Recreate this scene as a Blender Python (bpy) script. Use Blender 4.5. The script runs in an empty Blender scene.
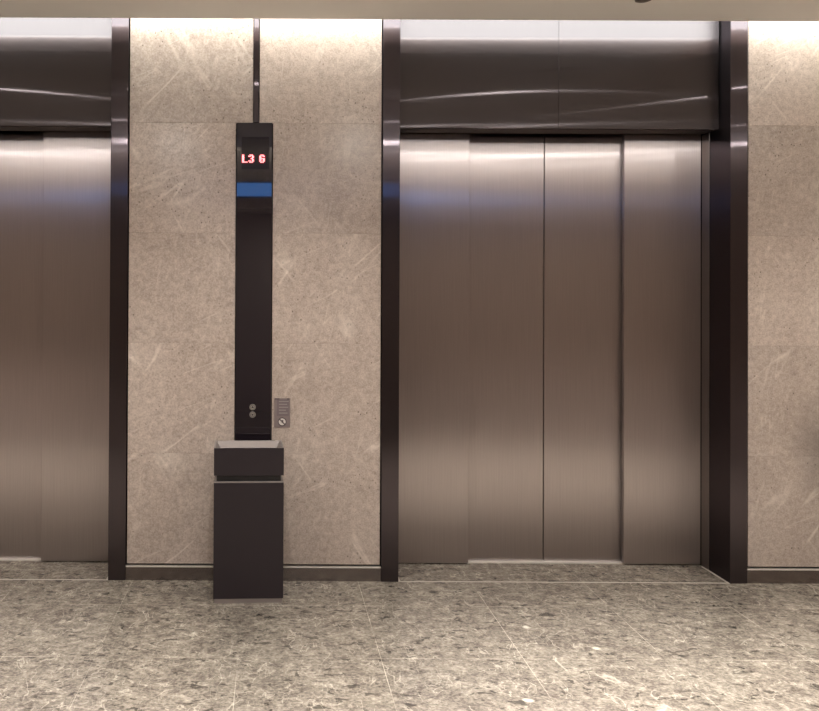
import bpy, bmesh, math, random
from mathutils import Matrix, Vector
random.seed(4)
S = bpy.context.scene
COL = S.collection
PI = math.pi

# ------------------------------------------------------------------ materials
def mat(name):
    m = bpy.data.materials.new(name); m.use_nodes = True
    nt = m.node_tree; b = nt.nodes['Principled BSDF']
    return m, nt, b

def simple(name, col, rough=.5, metal=0., spec=None, emit=None, estr=0.):
    m, nt, b = mat(name)
    b.inputs['Base Color'].default_value = (*col, 1)
    b.inputs['Roughness'].default_value = rough
    b.inputs['Metallic'].default_value = metal
    if spec is not None: b.inputs['Specular IOR Level'].default_value = spec
    if emit:
        b.inputs['Emission Color'].default_value = (*emit, 1)
        b.inputs['Emission Strength'].default_value = estr
    return m

def N(nt, t, **kw):
    n = nt.nodes.new(t)
    for k, v in kw.items(): setattr(n, k, v)
    return n

def ramp(nt, src, stops, interp='LINEAR'):
    r = N(nt, 'ShaderNodeValToRGB'); r.color_ramp.interpolation = interp
    e = r.color_ramp.elements
    while len(e) < len(stops): e.new(.5)
    for i, (p, c) in enumerate(stops):
        e[i].position = p
        e[i].color = (*c, 1) if hasattr(c, '__len__') else (c, c, c, 1)
    nt.links.new(src, r.inputs['Fac']); return r.outputs['Color']

def mix(nt, fac, a, b, mode='MIX'):
    m = N(nt, 'ShaderNodeMix', data_type='RGBA', blend_type=mode)
    def put(i, v):
        if hasattr(v, 'is_output'): nt.links.new(v, m.inputs[i])
        elif hasattr(v, '__len__'): m.inputs[i].default_value = (*v, 1)
        else: m.inputs[i].default_value = v
    put(0, fac); put(6, a); put(7, b)
    return m.outputs[2]

def math_(nt, op, a, b=None, clamp=False):
    m = N(nt, 'ShaderNodeMath', operation=op, use_clamp=clamp)
    for i, v in enumerate((a, b)):
        if v is None: continue
        if hasattr(v, 'is_output'): nt.links.new(v, m.inputs[i])
        else: m.inputs[i].default_value = v
    return m.outputs[0]

def noise(nt, vec, scale, detail=4, rough=.55, dist=0.):
    n = N(nt, 'ShaderNodeTexNoise'); nt.links.new(vec, n.inputs['Vector'])
    n.inputs['Scale'].default_value = scale; n.inputs['Detail'].default_value = detail
    n.inputs['Roughness'].default_value = rough; n.inputs['Distortion'].default_value = dist
    return n.outputs['Fac']

def mapping(nt, vec, sc=(1, 1, 1), rot=(0, 0, 0), loc=(0, 0, 0)):
    m = N(nt, 'ShaderNodeMapping'); nt.links.new(vec, m.inputs['Vector'])
    m.inputs['Scale'].default_value = sc; m.inputs['Rotation'].default_value = rot
    m.inputs['Location'].default_value = loc
    return m.outputs[0]

def ridge(nt, vec, scale, width, detail=2, dist=0.):
    # thin line where a noise crosses one half: stone veins
    f = noise(nt, vec, scale, detail, .5, dist)
    d = math_(nt, 'ABSOLUTE', math_(nt, 'SUBTRACT', f, .5))
    return math_(nt, 'SUBTRACT', 1., math_(nt, 'DIVIDE', d, width, True), True)

def cells(nt, vec, scale, lo, hi):
    v = N(nt, 'ShaderNodeTexVoronoi', feature='F1'); nt.links.new(vec, v.inputs['Vector'])
    v.inputs['Scale'].default_value = scale
    return ramp(nt, v.outputs['Distance'], [(lo, 1.), (hi, 0.)]), v.outputs['Color']

def wall_marble():
    m, nt, b = mat('beige_marble')
    tc = N(nt, 'ShaderNodeTexCoord').outputs['Object']
    # every slab is cut from another block: shift the figuring by slab
    sx = N(nt, 'ShaderNodeSeparateXYZ'); nt.links.new(tc, sx.inputs[0])
    row = math_(nt, 'FLOOR', math_(nt, 'DIVIDE', math_(nt, 'SUBTRACT', sx.outputs[2], .088), .589))
    side = math_(nt, 'FLOOR', math_(nt, 'DIVIDE', math_(nt, 'ADD', sx.outputs[0], .1), 1.2))
    off = math_(nt, 'ADD', math_(nt, 'MULTIPLY', row, 3.7), math_(nt, 'MULTIPLY', side, 11.3))
    cb = N(nt, 'ShaderNodeCombineXYZ')
    nt.links.new(off, cb.inputs[0]); nt.links.new(math_(nt, 'MULTIPLY', off, .37), cb.inputs[1])
    va = N(nt, 'ShaderNodeVectorMath', operation='ADD')
    nt.links.new(tc, va.inputs[0]); nt.links.new(cb.outputs[0], va.inputs[1]); v = va.outputs[0]
    wn = N(nt, 'ShaderNodeTexWhiteNoise', noise_dimensions='1D'); nt.links.new(off, wn.inputs['W'])
    big = noise(nt, v, 2.2, 5, .6, .6)
    base = ramp(nt, big, [(.3, (.375, .305, .25)), (.5, (.445, .368, .308)), (.7, (.52, .445, .38))])
    mid = noise(nt, v, 38, 5, .7, .3)
    base = mix(nt, .46, base, ramp(nt, mid, [(.3, (.27, .218, .182)), (.7, (.62, .54, .47))]))
    fine = noise(nt, v, 130, 3, .6)
    base = mix(nt, .22, base, ramp(nt, fine, [(.3, (.2, .16, .135)), (.7, (.72, .635, .56))]))
    # brown fossil flecks
    c, _ = cells(nt, mapping(nt, v, (1, 1, .8)), 42, .09, .2)
    gate = ramp(nt, noise(nt, v, 5, 3), [(.48, 0.), (.62, 1.)])
    base = mix(nt, math_(nt, 'MULTIPLY', math_(nt, 'MULTIPLY', c, gate), .8), base, (.15, .125, .10))
    # pale veins, mostly on the diagonal
    for rot, sc, w, k, am in (((0, .75, 0), (1, 1, .12), .0065, 1.7, .42), ((0, -.6, 0), (1, 1, .1), .006, 1.5, .34), ((0, 1.15, 0), (1, 1, .14), .006, 2.6, .28), ((0, .2, 0), (1, 1, .2), .02, 6., .22)):
        mp = N(nt, 'ShaderNodeMapping', vector_type='TEXTURE'); nt.links.new(v, mp.inputs['Vector']); mp.inputs['Rotation'].default_value = rot
        r = ridge(nt, mapping(nt, mp.outputs[0], sc), k, w, 4, 0.)
        g = ramp(nt, noise(nt, v, 2.3 + k, 3), [(.49, 0.), (.62, 1.)])
        base = mix(nt, math_(nt, 'MULTIPLY', math_(nt, 'MULTIPLY', r, g), am), base, (.74, .68, .6))
    gm = N(nt, 'ShaderNodeGamma'); nt.links.new(base, gm.inputs[0]); gm.inputs[1].default_value = 1.35
    base = mix(nt, 1., gm.outputs[0], (1.42, 1.41, 1.44), 'MULTIPLY')
    hs = N(nt, 'ShaderNodeHueSaturation'); nt.links.new(base, hs.inputs['Color']); hs.inputs['Saturation'].default_value = .78
    nt.links.new(math_(nt, 'ADD', math_(nt, 'MULTIPLY', wn.outputs['Value'], .24), .90), hs.inputs['Value'])
    # soft dark grey patch mixed in near the right edge
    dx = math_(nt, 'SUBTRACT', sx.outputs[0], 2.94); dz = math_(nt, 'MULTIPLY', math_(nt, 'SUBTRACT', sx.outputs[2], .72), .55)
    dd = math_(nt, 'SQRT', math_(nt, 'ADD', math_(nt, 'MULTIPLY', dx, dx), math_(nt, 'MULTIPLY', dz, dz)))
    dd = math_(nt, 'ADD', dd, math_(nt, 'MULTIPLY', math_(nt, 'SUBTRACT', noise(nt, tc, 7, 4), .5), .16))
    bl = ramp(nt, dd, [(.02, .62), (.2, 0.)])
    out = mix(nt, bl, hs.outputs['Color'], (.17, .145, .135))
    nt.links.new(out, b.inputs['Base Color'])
    b.inputs['Roughness'].default_value = .22
    b.inputs['Specular IOR Level'].default_value = .35
    return m

def floor_marble():
    m, nt, b = mat('brown_grey_marble_floor')
    tc = N(nt, 'ShaderNodeTexCoord').outputs['Object']
    v0 = mapping(nt, tc, (1, 1.15, 1))
    w = N(nt, 'ShaderNodeTexNoise'); nt.links.new(v0, w.inputs['Vector']); w.inputs['Scale'].default_value = 6
    wm = N(nt, 'ShaderNodeVectorMath', operation='MULTIPLY_ADD')
    nt.links.new(w.outputs['Color'], wm.inputs[0]); wm.inputs[1].default_value = (.05, .05, .05); nt.links.new(v0, wm.inputs[2])
    v = wm.outputs[0]
    base = ramp(nt, noise(nt, v, 3.2, 6, .62, .4), [(.3, (.17, .137, .118)), (.5, (.25, .212, .18)), (.7, (.35, .312, .262))])
    base = mix(nt, .55, base, ramp(nt, noise(nt, v, 22, 5, .7), [(.33, (.09, .068, .058)), (.5, (.25, .212, .178)), (.68, (.50, .455, .385))]))
    base = mix(nt, .3, base, ramp(nt, noise(nt, v, 75, 4, .7), [(.32, (.05, .036, .03)), (.68, (.52, .475, .40))]))
    # dark lens-shaped clasts
    c = ramp(nt, noise(nt, mapping(nt, v, (.75, 1, 1)), 27, 3, .5, .5), [(.585, 0.), (.65, 1.)])
    g = ramp(nt, noise(nt, v, 6, 3), [(.40, 0.), (.52, 1.)])
    base = mix(nt, math_(nt, 'MULTIPLY', math_(nt, 'MULTIPLY', c, g), .6), base, (.06, .054, .046))
    # pale patches
    c, _ = cells(nt, mapping(nt, v, (1, 1, 1), (0, 0, .4), (3.1, 1.7, 0)), 3.4, .06, .09)
    g = ramp(nt, noise(nt, tc, 2.1, 2), [(.5, 0.), (.56, 1.)])
    base = mix(nt, math_(nt, 'MULTIPLY', math_(nt, 'MULTIPLY', c, g), .6), base, (.66, .62, .54))
    # veins
    for rot, k, wd, am in ((.5, 3.0, .004, .35), (-.7, 4.0, .003, .22), (1.3, 6.1, .004, .2), (2.2, 15, .02, .35)):
        r = ridge(nt, mapping(nt, v, (1, .45, 1), (0, 0, rot)), k, wd, 3, .5)
        g = ramp(nt, noise(nt, v, 3.3 + k * .4, 2), [(.45, 0.), (.6, 1.)])
        base = mix(nt, math_(nt, 'MULTIPLY', math_(nt, 'MULTIPLY', r, g), am), base, (.68, .63, .54))
    # tile joints, 0.6 m apart
    sx = N(nt, 'ShaderNodeSeparateXYZ'); nt.links.new(tc, sx.inputs[0])
    def joint(c, o, wdt):
        f = math_(nt, 'FRACT', math_(nt, 'DIVIDE', math_(nt, 'ADD', c, o), .6))
        d = math_(nt, 'ABSOLUTE', math_(nt, 'SUBTRACT', f, .5))
        return math_(nt, 'LESS_THAN', d, wdt)
    j = math_(nt, 'MAXIMUM', joint(sx.outputs[0], .146 + .3 + 6, .0022), joint(sx.outputs[1], .35 + .3 + 6, .0026))
    g = ramp(nt, noise(nt, tc, 2.4, 2), [(.4, .08), (.62, .6)])
    base = mix(nt, math_(nt, 'MULTIPLY', j, g), base, (.60, .54, .46))
    gm = N(nt, 'ShaderNodeGamma'); nt.links.new(base, gm.inputs[0]); gm.inputs[1].default_value = 1.6
    base = mix(nt, 1., gm.outputs[0], (1.84, 1.85, 1.74), 'MULTIPLY')
    hs = N(nt, 'ShaderNodeHueSaturation'); nt.links.new(base, hs.inputs['Color']); hs.inputs['Saturation'].default_value = .66; base = hs.outputs['Color']
    nt.links.new(base, b.inputs['Base Color'])
    rr = ramp(nt, noise(nt, v, 9, 3), [(.3, .10), (.7, .17)])
    nt.links.new(rr, b.inputs['Roughness'])
    b.inputs['Specular IOR Level'].default_value = .6
    return m

def brushed(name, col, ax, ay, lobe2=None, grain=.05):
    """vertically brushed metal: wide highlight across the grain (ax), tight along it (ay)"""
    m, nt, b = mat(name); nt.nodes.remove(b)
    out = nt.nodes['Material Output']
    g = N(nt, 'ShaderNodeNewGeometry')
    cr = N(nt, 'ShaderNodeVectorMath', operation='CROSS_PRODUCT')
    nt.links.new(g.outputs['Normal'], cr.inputs[0]); cr.inputs[1].default_value = (0, .0001, 1)
    tc = N(nt, 'ShaderNodeTexCoord').outputs['Object']
    n = noise(nt, mapping(nt, tc, (260, 260, 3.5)), 1, 3)
    cl = ramp(nt, n, [(.3, tuple(c * (1 - grain) for c in col)), (.7, tuple(c * (1 + grain) for c in col))])
    def lobe(ax, ay):
        r2 = math.sqrt(ax * ay)
        gl = N(nt, 'ShaderNodeBsdfAnisotropic', distribution='MULTI_GGX')
        gl.inputs['Roughness'].default_value = math.sqrt(r2)
        gl.inputs['Anisotropy'].default_value = ay / r2 - 1
        nt.links.new(cr.outputs[0], gl.inputs['Tangent']); nt.links.new(cl, gl.inputs['Color'])
        return gl.outputs[0]
    o = lobe(ax, ay)
    if lobe2:
        mx = N(nt, 'ShaderNodeMixShader'); mx.inputs[0].default_value = lobe2[2]
        nt.links.new(o, mx.inputs[1]); nt.links.new(lobe(lobe2[0], lobe2[1]), mx.inputs[2]); o = mx.outputs[0]
    nt.links.new(o, out.inputs['Surface'])
    return m

M = {}
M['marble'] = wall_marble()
M['floor'] = floor_marble()
M['steel'] = brushed('brushed_steel', (.535, .488, .488), .33, .028, (.4, .003, .18))
M['steel_strip'] = brushed('satin_steel_edge', (.32, .29, .28), .2, .04)
M['bronze'] = brushed('black_bronze_panel', (.106, .095, .100), .16, .0018, (.25, .03, .25), .02)
M['bronze_post'] = brushed('black_bronze_post', (.100, .086, .095), .10, .002, (.2, .03, .42), .02)
M['bronze_plain'] = simple('black_bronze_soffit', (.03, .024, .026), .35, .9)
M['black_gap'] = simple('black_shadow_gap', (.012, .01, .011), .6)
M['skirt'] = brushed('bronze_skirting', (.27, .24, .235), .1, .05)
M['bright_edge'] = simple('pale_metal_edge', (.85, .80, .75), .4, .5)
M['sealant'] = simple('pale_sealant', (.45, .40, .35), .6)
M['plaster'] = simple('painted_plaster', (.84, .80, .75), .85)
M['plaster_dark'] = simple('warm_brown_wall', (.38, .33, .30), .6)
M['cove_white'] = simple('white_cove_paint', (.8, .8, .77), .8)
M['cove_edge'] = simple('warm_edge_paint', (.86, .72, .66), .8)
M['led'] = simple('led_strip', (.9, .9, .9), .5, emit=(.96, 1., .95), estr=7.4)
M['blue'] = simple('blue_light_panel', (.05, .1, .3), .4, emit=(.13, .38, 1.), estr=3.)
M['glass'] = simple('black_glass', (.017, .0125, .0165), .03, 0., .8)
M['screen'] = simple('dark_display_glass', (.010, .005, .006), .12, 0., .4)
M['led_red'] = simple('red_led_halo', (.3, .01, .02), .4, emit=(1., .02, .06), estr=.6)
M['led_core'] = simple('bright_led_core', (.9, .7, .7), .4, emit=(1., .55, .55), estr=2.2)
M['bin'] = simple('dark_powder_coated_steel', (.023, .0165, .021), .4, .0, .4)
M['bin_rim'] = simple('worn_steel_rim', (.36, .32, .31), .42, .6)
M['bin_inner'] = simple('dull_steel_tray', (.27, .235, .22), .5, .4)
M['button'] = simple('satin_button_metal', (.6, .58, .55), .3, .9)
M['arrow'] = simple('dark_arrow', (.03, .03, .03), .5)
M['plate'] = simple('grey_acrylic_plate', (.25, .20, .195), .3)
M['plate_dark'] = simple('plate_dark_print', (.10, .075, .078), .5)
M['plate_panel'] = simple('plate_text_panel', (.19, .15, .155), .45)
M['print'] = simple('plate_pale_print', (.33, .29, .28), .5)
M['plate_white'] = simple('pictogram_white', (.72, .68, .64), .5)
M['lamp_glow'] = simple('downlight_lens', (.9, .9, .9), .4, emit=(1., .95, .9), estr=95)
M['lamp_glow_low'] = simple('dimmed_downlight_lens', (.9, .9, .9), .4, emit=(1., .95, .9), estr=18)
M['ring'] = simple('white_lamp_ring', (.55, .52, .48), .5)
M['brass'] = simple('dull_metal_cap', (.16, .13, .11), .45, .6)

# ------------------------------------------------------------------ mesh helpers
def box(bm, x0, x1, y0, y1, z0, z1):
    vs = [bm.verts.new((x, y, z)) for x in (x0, x1) for y in (y0, y1) for z in (z0, z1)]
    for f in ((0, 1, 3, 2), (4, 6, 7, 5), (0, 4, 5, 1), (2, 3, 7, 6), (0, 2, 6, 4), (1, 5, 7, 3)):
        bm.faces.new([vs[i] for i in f])
    return vs

def disc(bm, cx, cz, r, y0, y1, n=32, rin=None, axis='Y', cy=0):
    """a flat cylinder (or a ring) facing along Y or Z"""
    def P(a, rad, d):
        if axis == 'Y': return (cx + rad * math.cos(a), d, cz + rad * math.sin(a))
        return (cx + rad * math.cos(a), cy + rad * math.sin(a), d)
    A = [2 * PI * i / n for i in range(n)]
    o0 = [bm.verts.new(P(a, r, y0)) for a in A]; o1 = [bm.verts.new(P(a, r, y1)) for a in A]
    if rin is None:
        bm.faces.new(o0); bm.faces.new(o1)
        for i in range(n): bm.faces.new([o0[i], o0[(i + 1) % n], o1[(i + 1) % n], o1[i]])
    else:
        i0 = [bm.verts.new(P(a, rin, y0)) for a in A]; i1 = [bm.verts.new(P(a, rin, y1)) for a in A]
        for i in range(n):
            k = (i + 1) % n
            bm.faces.new([o0[i], o0[k], o1[k], o1[i]]); bm.faces.new([i0[i], i1[i], i1[k], i0[k]])
            bm.faces.new([o0[i], i0[i], i0[k], o0[k]]); bm.faces.new([o1[i], o1[k], i1[k], i1[i]])

def obj(name, bm, m, parent=None, bevel=0., smooth=False, seg=2):
    bmesh.ops.recalc_face_normals(bm, faces=bm.faces)
    me = bpy.data.meshes.new(name); bm.to_mesh(me); bm.free()
    o = bpy.data.objects.new(name, me); COL.objects.link(o)
    for mm in (m if isinstance(m, (list, tuple)) else [m]): me.materials.append(mm)
    if smooth:
        for p in me.polygons: p.use_smooth = True
    if bevel:
        md = o.modifiers.new('bevel', 'BEVEL'); md.width = bevel; md.segments = seg; md.limit_method = 'ANGLE'
    if parent: o.parent = parent
    return o

def bx(name, m, dims, parent=None, bevel=0.):
    bm = bmesh.new(); box(bm, *dims); return obj(name, bm, m, parent, bevel)

def thing(name, label, cat, loc=(0, 0, 0), rz=0., group=None):
    o = bpy.data.objects.new(name, None); COL.objects.link(o)
    o.empty_display_size = .1
    o.location = loc; o.rotation_euler = (0, 0, rz); o['label'] = label; o['category'] = cat
    if group: o['group'] = group
    return o

def tag(o, label, cat, group=None):
    o['label'] = label; o['category'] = cat
    if group: o['group'] = group
    return o

def struct(o): o['kind'] = 'structure'; return o

# ------------------------------------------------------------------ dimensions (metres; wall face y=0, lobby towards -y)
E1 = (-2.640, -.878)      # left elevator opening
E2 = (.669, 2.435)        # right elevator opening
PW = .093                 # post width
TOP = 3.22
ZS = 2.94                 # underside of ceiling
YD = .300                 # front of outer door panels
OPP = -3.75               # opposite wall face
XL, XR = -4.6, 5.4

# ------------------------------------------------------------------ floor, walls, ceiling
struct(bx('floor', M['floor'], (XL, XR, -6.6, .46, -.1, 0)))

def slab_wall(name, pieces, back, z_core=0.):
    """marble slabs with fine open joints on a dark backing, one wall"""
    bm = bmesh.new()
    for (x0, x1, z0, z1) in pieces:
        box(bm, x0 + .0002, x1 - .0002, .008, .03, z0 + .0002, z1 - .0002)
    bmesh.ops.bevel(bm, geom=[e for e in bm.edges], offset=.0013, segments=1, affect='EDGES')
    for (x0, x1, y0, y1, z0, z1) in back:
        for v in box(bm, x0, x1, y0, y1, z0, z1):
            for f in v.link_faces: f.material_index = 1
    return struct(obj(name, bm, [M['marble'], M['black_gap']]))

rows = [.088, .677, 1.266, 1.855, 2.445, TOP]
G = .006   # dark gap beside the metal
cx0, cx1 = E1[1] + PW + G, E2[0] - PW - G
col0, col1 = -.204, -.015
st0, st1 = -.114, -.088
pc = []
for i in range(4):
    pc += [(cx0, col0 - .005, rows[i], rows[i + 1]), (col1 + .005, cx1, rows[i], rows[i + 1])]
pc += [(cx0, st0 - .004, rows[4], rows[5]), (st1 + .004, cx1, rows[4], rows[5])]
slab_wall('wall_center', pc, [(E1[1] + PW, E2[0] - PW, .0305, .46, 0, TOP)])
wr0 = E2[1] + PW + G
rr = [(wr0 + k * 1.2, min(wr0 + (k + 1) * 1.2, XR), rows[i], rows[i + 1]) for i in range(5) for k in range(3) if wr0 + k * 1.2 < XR]
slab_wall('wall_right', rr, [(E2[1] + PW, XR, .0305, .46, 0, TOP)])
wl1 = E1[0] - PW - G
rr = [(max(wl1 - (k + 1) * 1.2, XL), wl1 - k * 1.2, rows[i], rows[i + 1]) for i in range(5) for k in range(2)]
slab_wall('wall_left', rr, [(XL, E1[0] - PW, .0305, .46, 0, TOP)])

# skirtings with their pale top edge
n = 0
for nm, a, b in (('center', E1[1] + PW + .001, E2[0] - PW - .001), ('right', E2[1] + PW + .001, XR), ('left', XL, E1[0] - PW - .001)):
    struct(bx('baseboard_' + nm, M['skirt'], (a, b, .006, .0295, 0, .070)))
    n += 1
    struct(bx('trim_%d' % n, M['bright_edge'], (a, b, .004, .0295, .0705, .077)))

# shaft wall behind the doors
for i, e in enumerate((E1, E2)):
    struct(bx('wall_shaft_' + ('left', 'right')[i], M['black_gap'], (e[0] - PW + .001, e[1] + PW - .001, .42, .46, 0, TOP)))

# the lowered ceiling with a light slot along both walls
bm = bmesh.new()
box(bm, XL, XR, -3.555, -.195, ZS, ZS + .08)
struct(obj('ceiling', bm, M['plaster']))
struct(bx('trim_5', M['cove_edge'], (XL, XR, -.1948, -.19, ZS, ZS + .08)))
struct(bx('trim_6', M['cove_edge'], (XL, XR, -3.56, -3.5552, ZS, ZS + .08)))
bm = bmesh.new()
box(bm, XL, XR, OPP - .02, .46, TOP, TOP + .08)
struct(obj('ceiling_slab', bm, M['cove_white']))
bm = bmesh.new(); box(bm, XL, XR, -6.6, OPP - .2, 2.6, 2.7)
struct(obj('ceiling_corridor', bm, M['plaster']))

# LED strips lying on the ceiling edge in the slots
for k, (y0, y1, lab) in enumerate(((-.235, -.158, 'long white cove light strip hidden above the ceiling edge over the elevators'),
                                   (-3.572, -3.515, 'long white cove light strip hidden above the ceiling edge at the opposite wall'))):
    t = thing('cove_light', lab, 'light', (0, 0, ZS + .08))
    bx('light_strip', M['led'], (XL + .02, XR - .02, y0, y1, .002, .19), t)

# opposite wall with the wide opening in which one stands, and the corridor behind
OX0, OX1, OZ = -1.25, 2.15, 2.38
bm = bmesh.new()
for (x0, x1, z0, z1) in ((XL, OX0, 0, TOP), (OX1, XR, 0, TOP), (OX0, OX1, OZ, TOP)):
    box(bm, x0, x1, OPP - .2, OPP, z0, z1)
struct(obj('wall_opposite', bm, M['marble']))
struct(bx('wall_corridor_left', M['plaster_dark'], (OX0 - .1, OX0, -6.6, OPP - .2, 0, 2.6)))
struct(bx('wall_corridor_right', M['plaster_dark'], (OX1, OX1 + .1, -6.6, OPP - .2, 0, 2.6)))
struct(bx('wall_corridor_end', M['plaster_dark'], (OX0, OX1, -6.7, -6.6, 0, 2.6)))
struct(bx('wall_end_left', M['marble'], (XL - .1, XL, -4, .46, 0, TOP)))
struct(bx('wall_end_right', M['marble'], (XR, XR + .1, -4, .46, 0, TOP)))
t = thing('light_box', 'long blue light box over the opening in the opposite wall', 'light', (0, OPP, 2.48))
bx('housing', M['black_gap'], (-1.0, .95, .001, .03, 0, .15), t)
bx('lit_panel', M['blue'], (-.99, .94, .031, .036, .01, .14), t)

# ------------------------------------------------------------------ elevators
def elevator(e, side):
    x0, x1 = e; c = (x0 + x1) / 2; w = x1 - x0
    t = thing('elevator_surround', 'black bronze metal surround framing the %s elevator, with header panel and sill' % side, 'elevator frame', (c, 0, 0), 0)
    h = w / 2
    for s in (-1, 1):
        bm = bmesh.new()
        a, b = s * h, s * (h + PW)
        lo, hi = min(a, b), max(a, b)
        box(bm, lo, hi, 0, .40, 0, TOP - .001)
        p = obj('post', bm, M['bronze_post'], t, .0025)
        # satin return next to the door
        lo, hi = min(a, a - s * .004), max(a, a - s * .004)
        bx('jamb_strip', M['steel_strip'], (lo, hi, .215, .294, .002, 2.445), t, .001)
    # header panel, two sheets meeting at a fine seam
    bm = bmesh.new()
    box(bm, -h + .006, -.0006, .106, .125, 2.442, TOP - .002); box(bm, .0006, h - .006, .106, .125, 2.442, TOP - .002)
    obj('header_panel', bm, M['bronze'], t, .0008)
    bx('header_lip', M['bronze_plain'], (-h + .001, h - .001, .1255, .28, 2.449, 2.455), t)
    bx('sill', M['bright_edge'], (-h + .001, h - .001, .325, .385, .0, .006), t)
    bm = bmesh.new()
    box(bm, -h, h, .001, .010, 0, .0015); box(bm, -h, -h + .012, .0105, .281, 0, .0015); box(bm, h - .012, h, .0105, .281, 0, .0015)
    obj('threshold_seal', bm, M['sealant'], t)
    return t

def door_panel(x0, x1, y, label, group):
    t = thing('elevator_door_panel', label, 'elevator door', ((x0 + x1) / 2, y, .008), 0, group)
    h = (x1 - x0) / 2
    zt = 2.56
    # one folded sheet: the face is very slightly dished between its stiffened edges
    bm = bmesh.new()
    nx = 16; f = []; bk = []
    for i in range(nx + 1):
        u = i / nx * 2 - 1
        d = .0006 * (1 - u ** 4)
        x = u * h
        f.append([bm.verts.new((x, d, z)) for z in (0, zt)])
        bk.append([bm.verts.new((x, .032, z)) for z in (0, zt)])
    for i in range(nx):
        bm.faces.new([f[i][0], f[i + 1][0], f[i + 1][1], f[i][1]])
        bm.faces.new([bk[i][0], bk[i][1], bk[i + 1][1], bk[i + 1][0]])
        bm.faces.new([f[i][1], f[i + 1][1], bk[i + 1][1], bk[i][1]])
        bm.faces.new([f[i][0], bk[i][0], bk[i + 1][0], f[i + 1][0]])
    bm.faces.new([f[0][0], f[0][1], bk[0][1], bk[0][0]]); bm.faces.new([f[-1][0], bk[-1][0], bk[-1][1], f[-1][1]])
    o = obj('panel', bm, M['steel'], t, .0012)
    return t

for e, side, sd in ((E1, 'left', 'left elevator'), (E2, 'right', 'right elevator')):
    elevator(e, side)
    w = (e[1] - e[0]); q = w / 4
    grp = 'brushed steel door panels of the %s' % sd
    names = ['outer brushed steel door panel at the left jamb of the %s', 'inner brushed steel door panel left of the meeting line of the %s',
             'inner brushed steel door panel right of the meeting line of the %s', 'outer brushed steel door panel at the right jamb of the %s']
    for k in range(4):
        a, b = e[0] + k * q, e[0] + (k + 1) * q
        if k in (0, 3):
            if k == 0: a += .006
            if k == 3: b -= .006
            door_panel(a, b, YD, names[k] % sd, grp)
        else:
            if k == 1: a -= .04; b -= .0028
            else: a += .0; b += .04; a += .0028
            door_panel(a, b, YD + .050, names[k] % sd, grp)

# ------------------------------------------------------------------ dark reveal strip and indicator column
struct(bx('trim_4', M['bronze_post'], (st0, st1, .0, .0302, 2.4475, TOP - .001), None, .001))

t = thing('indicator_column', 'tall black glass elevator indicator and call column in the marble wall', 'elevator control panel', ((col0 + col1) / 2, 0, .09))
cc = (col0 + col1) / 2; hw = (col1 - col0) / 2
bx('glass_panel', M['glass'], (-hw, hw, .0, .0302, 0, 2.445 - .09), t, .0015)
d = bx('display', M['screen'], (-.178 - cc, -.031 - cc, -.0012, -.0001, 2.197 - .09, 2.368 - .09), t)
FONT = {'L': ["11000", "11000", "11000", "11000", "11000", "11000", "11111"],
        '3': ["01110", "11011", "00011", "00110", "00011", "11011", "01110"],
        'G': ["01110", "11011", "11000", "11111", "11011", "11011", "01110"]}
px, pz = .0060, .0062
for ch, xs in (('L', -.176), ('3', -.1415), ('G', -.0835)):
    bm = bmesh.new(); bm2 = bmesh.new()
    for r, line in enumerate(FONT[ch]):
        for k, b in enumerate(line):
            if b == '1':
                ax = xs - cc + k * px; az = 2.274 - .09 - (r + 1) * pz
                box(bm, ax - .0016, ax + px + .0016, -.0024, -.0014, az - .0016, az + pz + .0016)  # larger glowing boxes imitate the red halo round the lit dots
                box(bm2, ax + .0011, ax + px - .0011, -.0036, -.0025, az + .0011, az + pz - .0011)
    g = obj('led_character', bm, M['led_red'], d); g['label'] = 'red lit character ' + ch
    obj('led_core', bm2, M['led_core'], g)
for z, up in ((.926, 1), (.886, -1)):
    bm = bmesh.new(); disc(bm, -.112 - cc, z - .09, .0165, -.004, -.0001, 36)
    b = obj('call_button', bm, M['button'], t, .001)
    bm = bmesh.new(); disc(bm, -.112 - cc, z - .09, .0125, -.0046, -.0041, 36, .0108)
    obj('button_ring', bm, M['arrow'], b)
    bm = bmesh.new()
    X, Z, s = -.112 - cc, z - .09, .0065
    pts = [(X - s, Z - up * s * .6), (X + s, Z - up * s * .6), (X, Z + up * s)]
    lo = [bm.verts.new((p[0], -.0046, p[1])) for p in pts]; hi = [bm.verts.new((p[0], -.0041, p[1])) for p in pts]
    bm.faces.new(lo); bm.faces.new(hi)
    for i in range(3): bm.faces.new([lo[i], lo[(i + 1) % 3], hi[(i + 1) % 3], hi[i]])
    obj('arrow', bm, M['arrow'], b)

# ------------------------------------------------------------------ notice plate
t = thing('notice_plate', 'small grey notice plate with prohibition symbol beside the black indicator column', 'sign', (.046, .0074, .817))
W = .086
bx('plate', M['plate'], (-W / 2, W / 2, -.003, 0, 0, .157), t, .0006)
bx('text_panel', M['plate_panel'], (-W / 2 + .014, W / 2 - .008, -.0036, -.0031, .062, .150), t)
bx('fixing_clip', M['plate_dark'], (-W / 2 + .004, -W / 2 + .028, -.0044, -.0037, .150, .156), t)
bx('fixing_clip', M['plate_dark'], (W / 2 - .018, W / 2 - .006, -.0044, -.0037, .150, .156), t)
bm = bmesh.new()
for i in range(5):
    z = .137 - i * .0155; ln = (.052, .044, .050, .038, .047)[i]
    box(bm, -.018, -.018 + ln, -.0042, -.0037, z, z + .005)
obj('text_lines', bm, M['print'], t)
bm = bmesh.new(); disc(bm, .0, .031, .0185, -.0040, -.0031, 32)
p = obj('pictogram', bm, M['plate_white'], t)
bm = bmesh.new(); disc(bm, .0, .031, .0235, -.0046, -.0032, 32, .0185)
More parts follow.
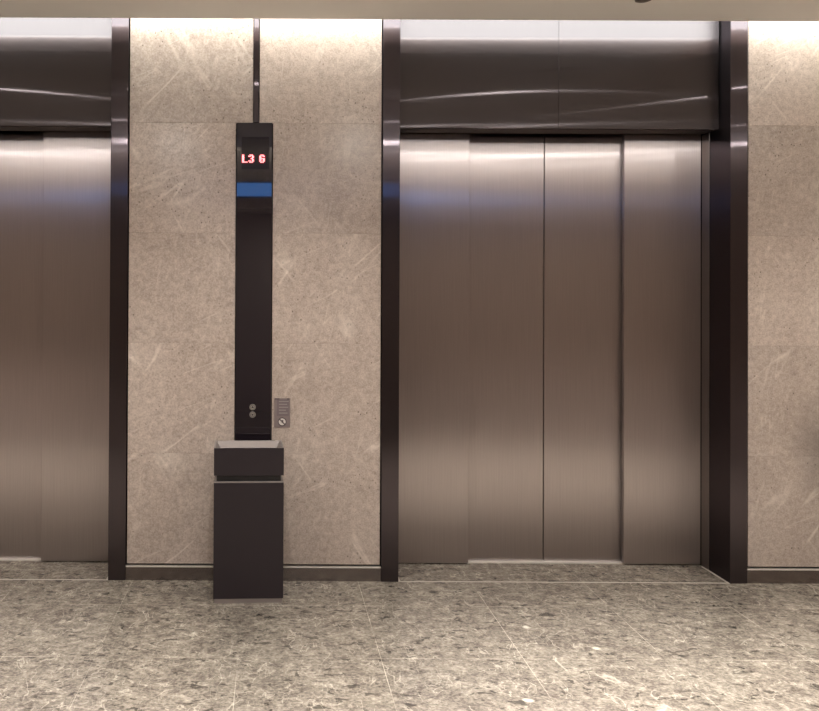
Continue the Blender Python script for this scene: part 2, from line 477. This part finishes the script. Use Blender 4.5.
bmesh.ops.create_cube(bm, size=1, matrix=Matrix.Translation((0, -.0047, .031)) @ Matrix.Rotation(PI / 4, 4, 'Y') @ Matrix.Diagonal((.038, .0008, .006, 1)))
box(bm, -.003, .006, -.0050, -.0042, .026, .040)
obj('prohibition_ring', bm, M['plate_dark'], p)

# ------------------------------------------------------------------ litter bin with ashtray top
bw, bd = .346, .215
t = thing('litter_bin', 'black square litter bin with open tray top in front of the indicator column', 'bin', (-.126, -.218, 0), math.radians(2.6))
hx, hy = bw / 2, bd / 2
bx('plinth', M['bin_rim'], (-hx + .004, hx - .004, -hy + .004, hy - .004, 0, .022), t, .001)
bx('body', M['bin'], (-hx, hx, -hy, hy, .0225, .594), t, .002)
bx('body_rim', M['bin_rim'], (-hx + .001, hx - .001, -hy + .001, hy - .001, .5945, .600), t, .001)
bx('neck', M['black_gap'], (-hx + .014, hx - .014, -hy + .014, hy - .014, .6003, .6295), t)
bm = bmesh.new()   # tray: outer shell, flat rim, sloping inside
z0, z1 = .630, .767
o = [(-hx, -hy), (hx, -hy), (hx, hy), (-hx, hy)]
def ringv(ins, z): return [bm.verts.new((x - math.copysign(ins, x), y - math.copysign(ins, y), z)) for x, y in o]
A = ringv(0, z0); B = ringv(0, z1); C = ringv(.009, z1); D = ringv(.035, z1 - .045)
bm.faces.new(A)
for P, Q, mi in ((A, B, 0), (B, C, 1), (C, D, 2)):
    for i in range(4):
        f = bm.faces.new([P[i], P[(i + 1) % 4], Q[(i + 1) % 4], Q[i]]); f.material_index = mi
f = bm.faces.new(D); f.material_index = 2
obj('tray_top', bm, [M['bin'], M['bin_rim'], M['bin_inner']], t, .0012)

# ------------------------------------------------------------------ ceiling fittings
t = thing('sprinkler_cap', 'small dark round sprinkler cap in the ceiling above the right elevator', 'sprinkler', (1.745, -.508, ZS - .012))
bm = bmesh.new(); disc(bm, 0, 0, .038, .004, .0118, 32, axis='Z')
obj('escutcheon', bm, M['brass'], t, .002)
bm = bmesh.new(); disc(bm, 0, 0, .026, .0015, .0038, 24, axis='Z')
obj('cap', bm, M['brass'], t, .0005)

def lamp_light(x, y, power, size=PI * .62, col=(1., .955, .90)):
    L = bpy.data.lights.new('downlight_beam', 'SPOT')
    L.energy = power; L.spot_size = size; L.spot_blend = .75; L.shadow_soft_size = .03; L.color = col
    o = bpy.data.objects.new('downlight_beam', L); COL.objects.link(o)
    o.location = (x, y, ZS - .014)
    return o

t0 = thing('downlight', 'small round recessed downlight in the lobby ceiling', 'light', (0, 0, ZS), 0, 'recessed downlights in the lobby ceiling')
bm = bmesh.new(); disc(bm, 0, 0, .045, -.006, -.0005, 32, .034, axis='Z'); obj('trim_ring', bm, M['ring'], t0)
bm = bmesh.new(); disc(bm, 0, 0, .0335, -.004, -.0005, 32, axis='Z'); obj('lens', bm, M['lamp_glow'], t0)
spots = [(x, -1.12, 75) for x in (-3.41, -1.76, -.11, 1.54, 3.19, 4.7)] + [(x, -2.28, 530) for x in (-3.4, -1.34, 1.17, 1.99, 4.0)] + [(x, -3.2, 26) for x in (-2.6, -.9, .75, 2.4, 4.1)]
for i, (x, y, p) in enumerate(spots):
    if i == 0: r = t0
    else:
        r = t0.copy(); COL.objects.link(r)
        for ch in list(t0.children):
            c = ch.copy(); COL.objects.link(c); c.parent = r
            if y < -3 and 'lens' in c.name:
                c.material_slots[0].link = 'OBJECT'; c.material_slots[0].material = M['lamp_glow_low']
    r.location = (x, y, ZS)
    sp = lamp_light(x, y, p, PI * .44 if -3 < y < -2 else PI * .62)
    if y < -3: sp.rotation_euler = (math.radians(42), 0, 0)   # turned towards the elevators

# added fill light in the unseen corridor, brightens what the doors reflect
L = bpy.data.lights.new('corridor_fill', 'AREA'); L.energy = 30; L.size = .6; L.color = (1, .9, .8)
o = bpy.data.objects.new('corridor_fill', L); COL.objects.link(o); o.location = (.4, -5.4, 2.58)

# ------------------------------------------------------------------ world, camera, view
w = bpy.data.worlds.new('world'); S.world = w; w.use_nodes = True
w.node_tree.nodes['Background'].inputs[0].default_value = (.02, .02, .02, 1)
w.node_tree.nodes['Background'].inputs[1].default_value = 1

cam = bpy.data.cameras.new('camera'); co = bpy.data.objects.new('camera', cam); COL.objects.link(co)
S.camera = co
cam.sensor_fit = 'HORIZONTAL'; cam.sensor_width = 36; cam.lens = 844 / 819 * 36
cam.shift_x = .16743; cam.shift_y = -.08049; cam.clip_start = .05
a, b, c = .00739, .00042, -.00507
R = Matrix.Rotation(b, 4, 'Z') @ Matrix.Rotation(a, 4, 'X') @ Matrix.Rotation(c, 4, 'Y') @ Matrix.Rotation(PI / 2, 4, 'X')
co.matrix_world = Matrix.Translation((-.008, -4.506, 1.52)) @ R

S.view_settings.view_transform = 'Standard'; S.view_settings.look = 'None'
S.view_settings.gamma = 1; S.view_settings.use_curve_mapping = False
S.view_settings.exposure = .12
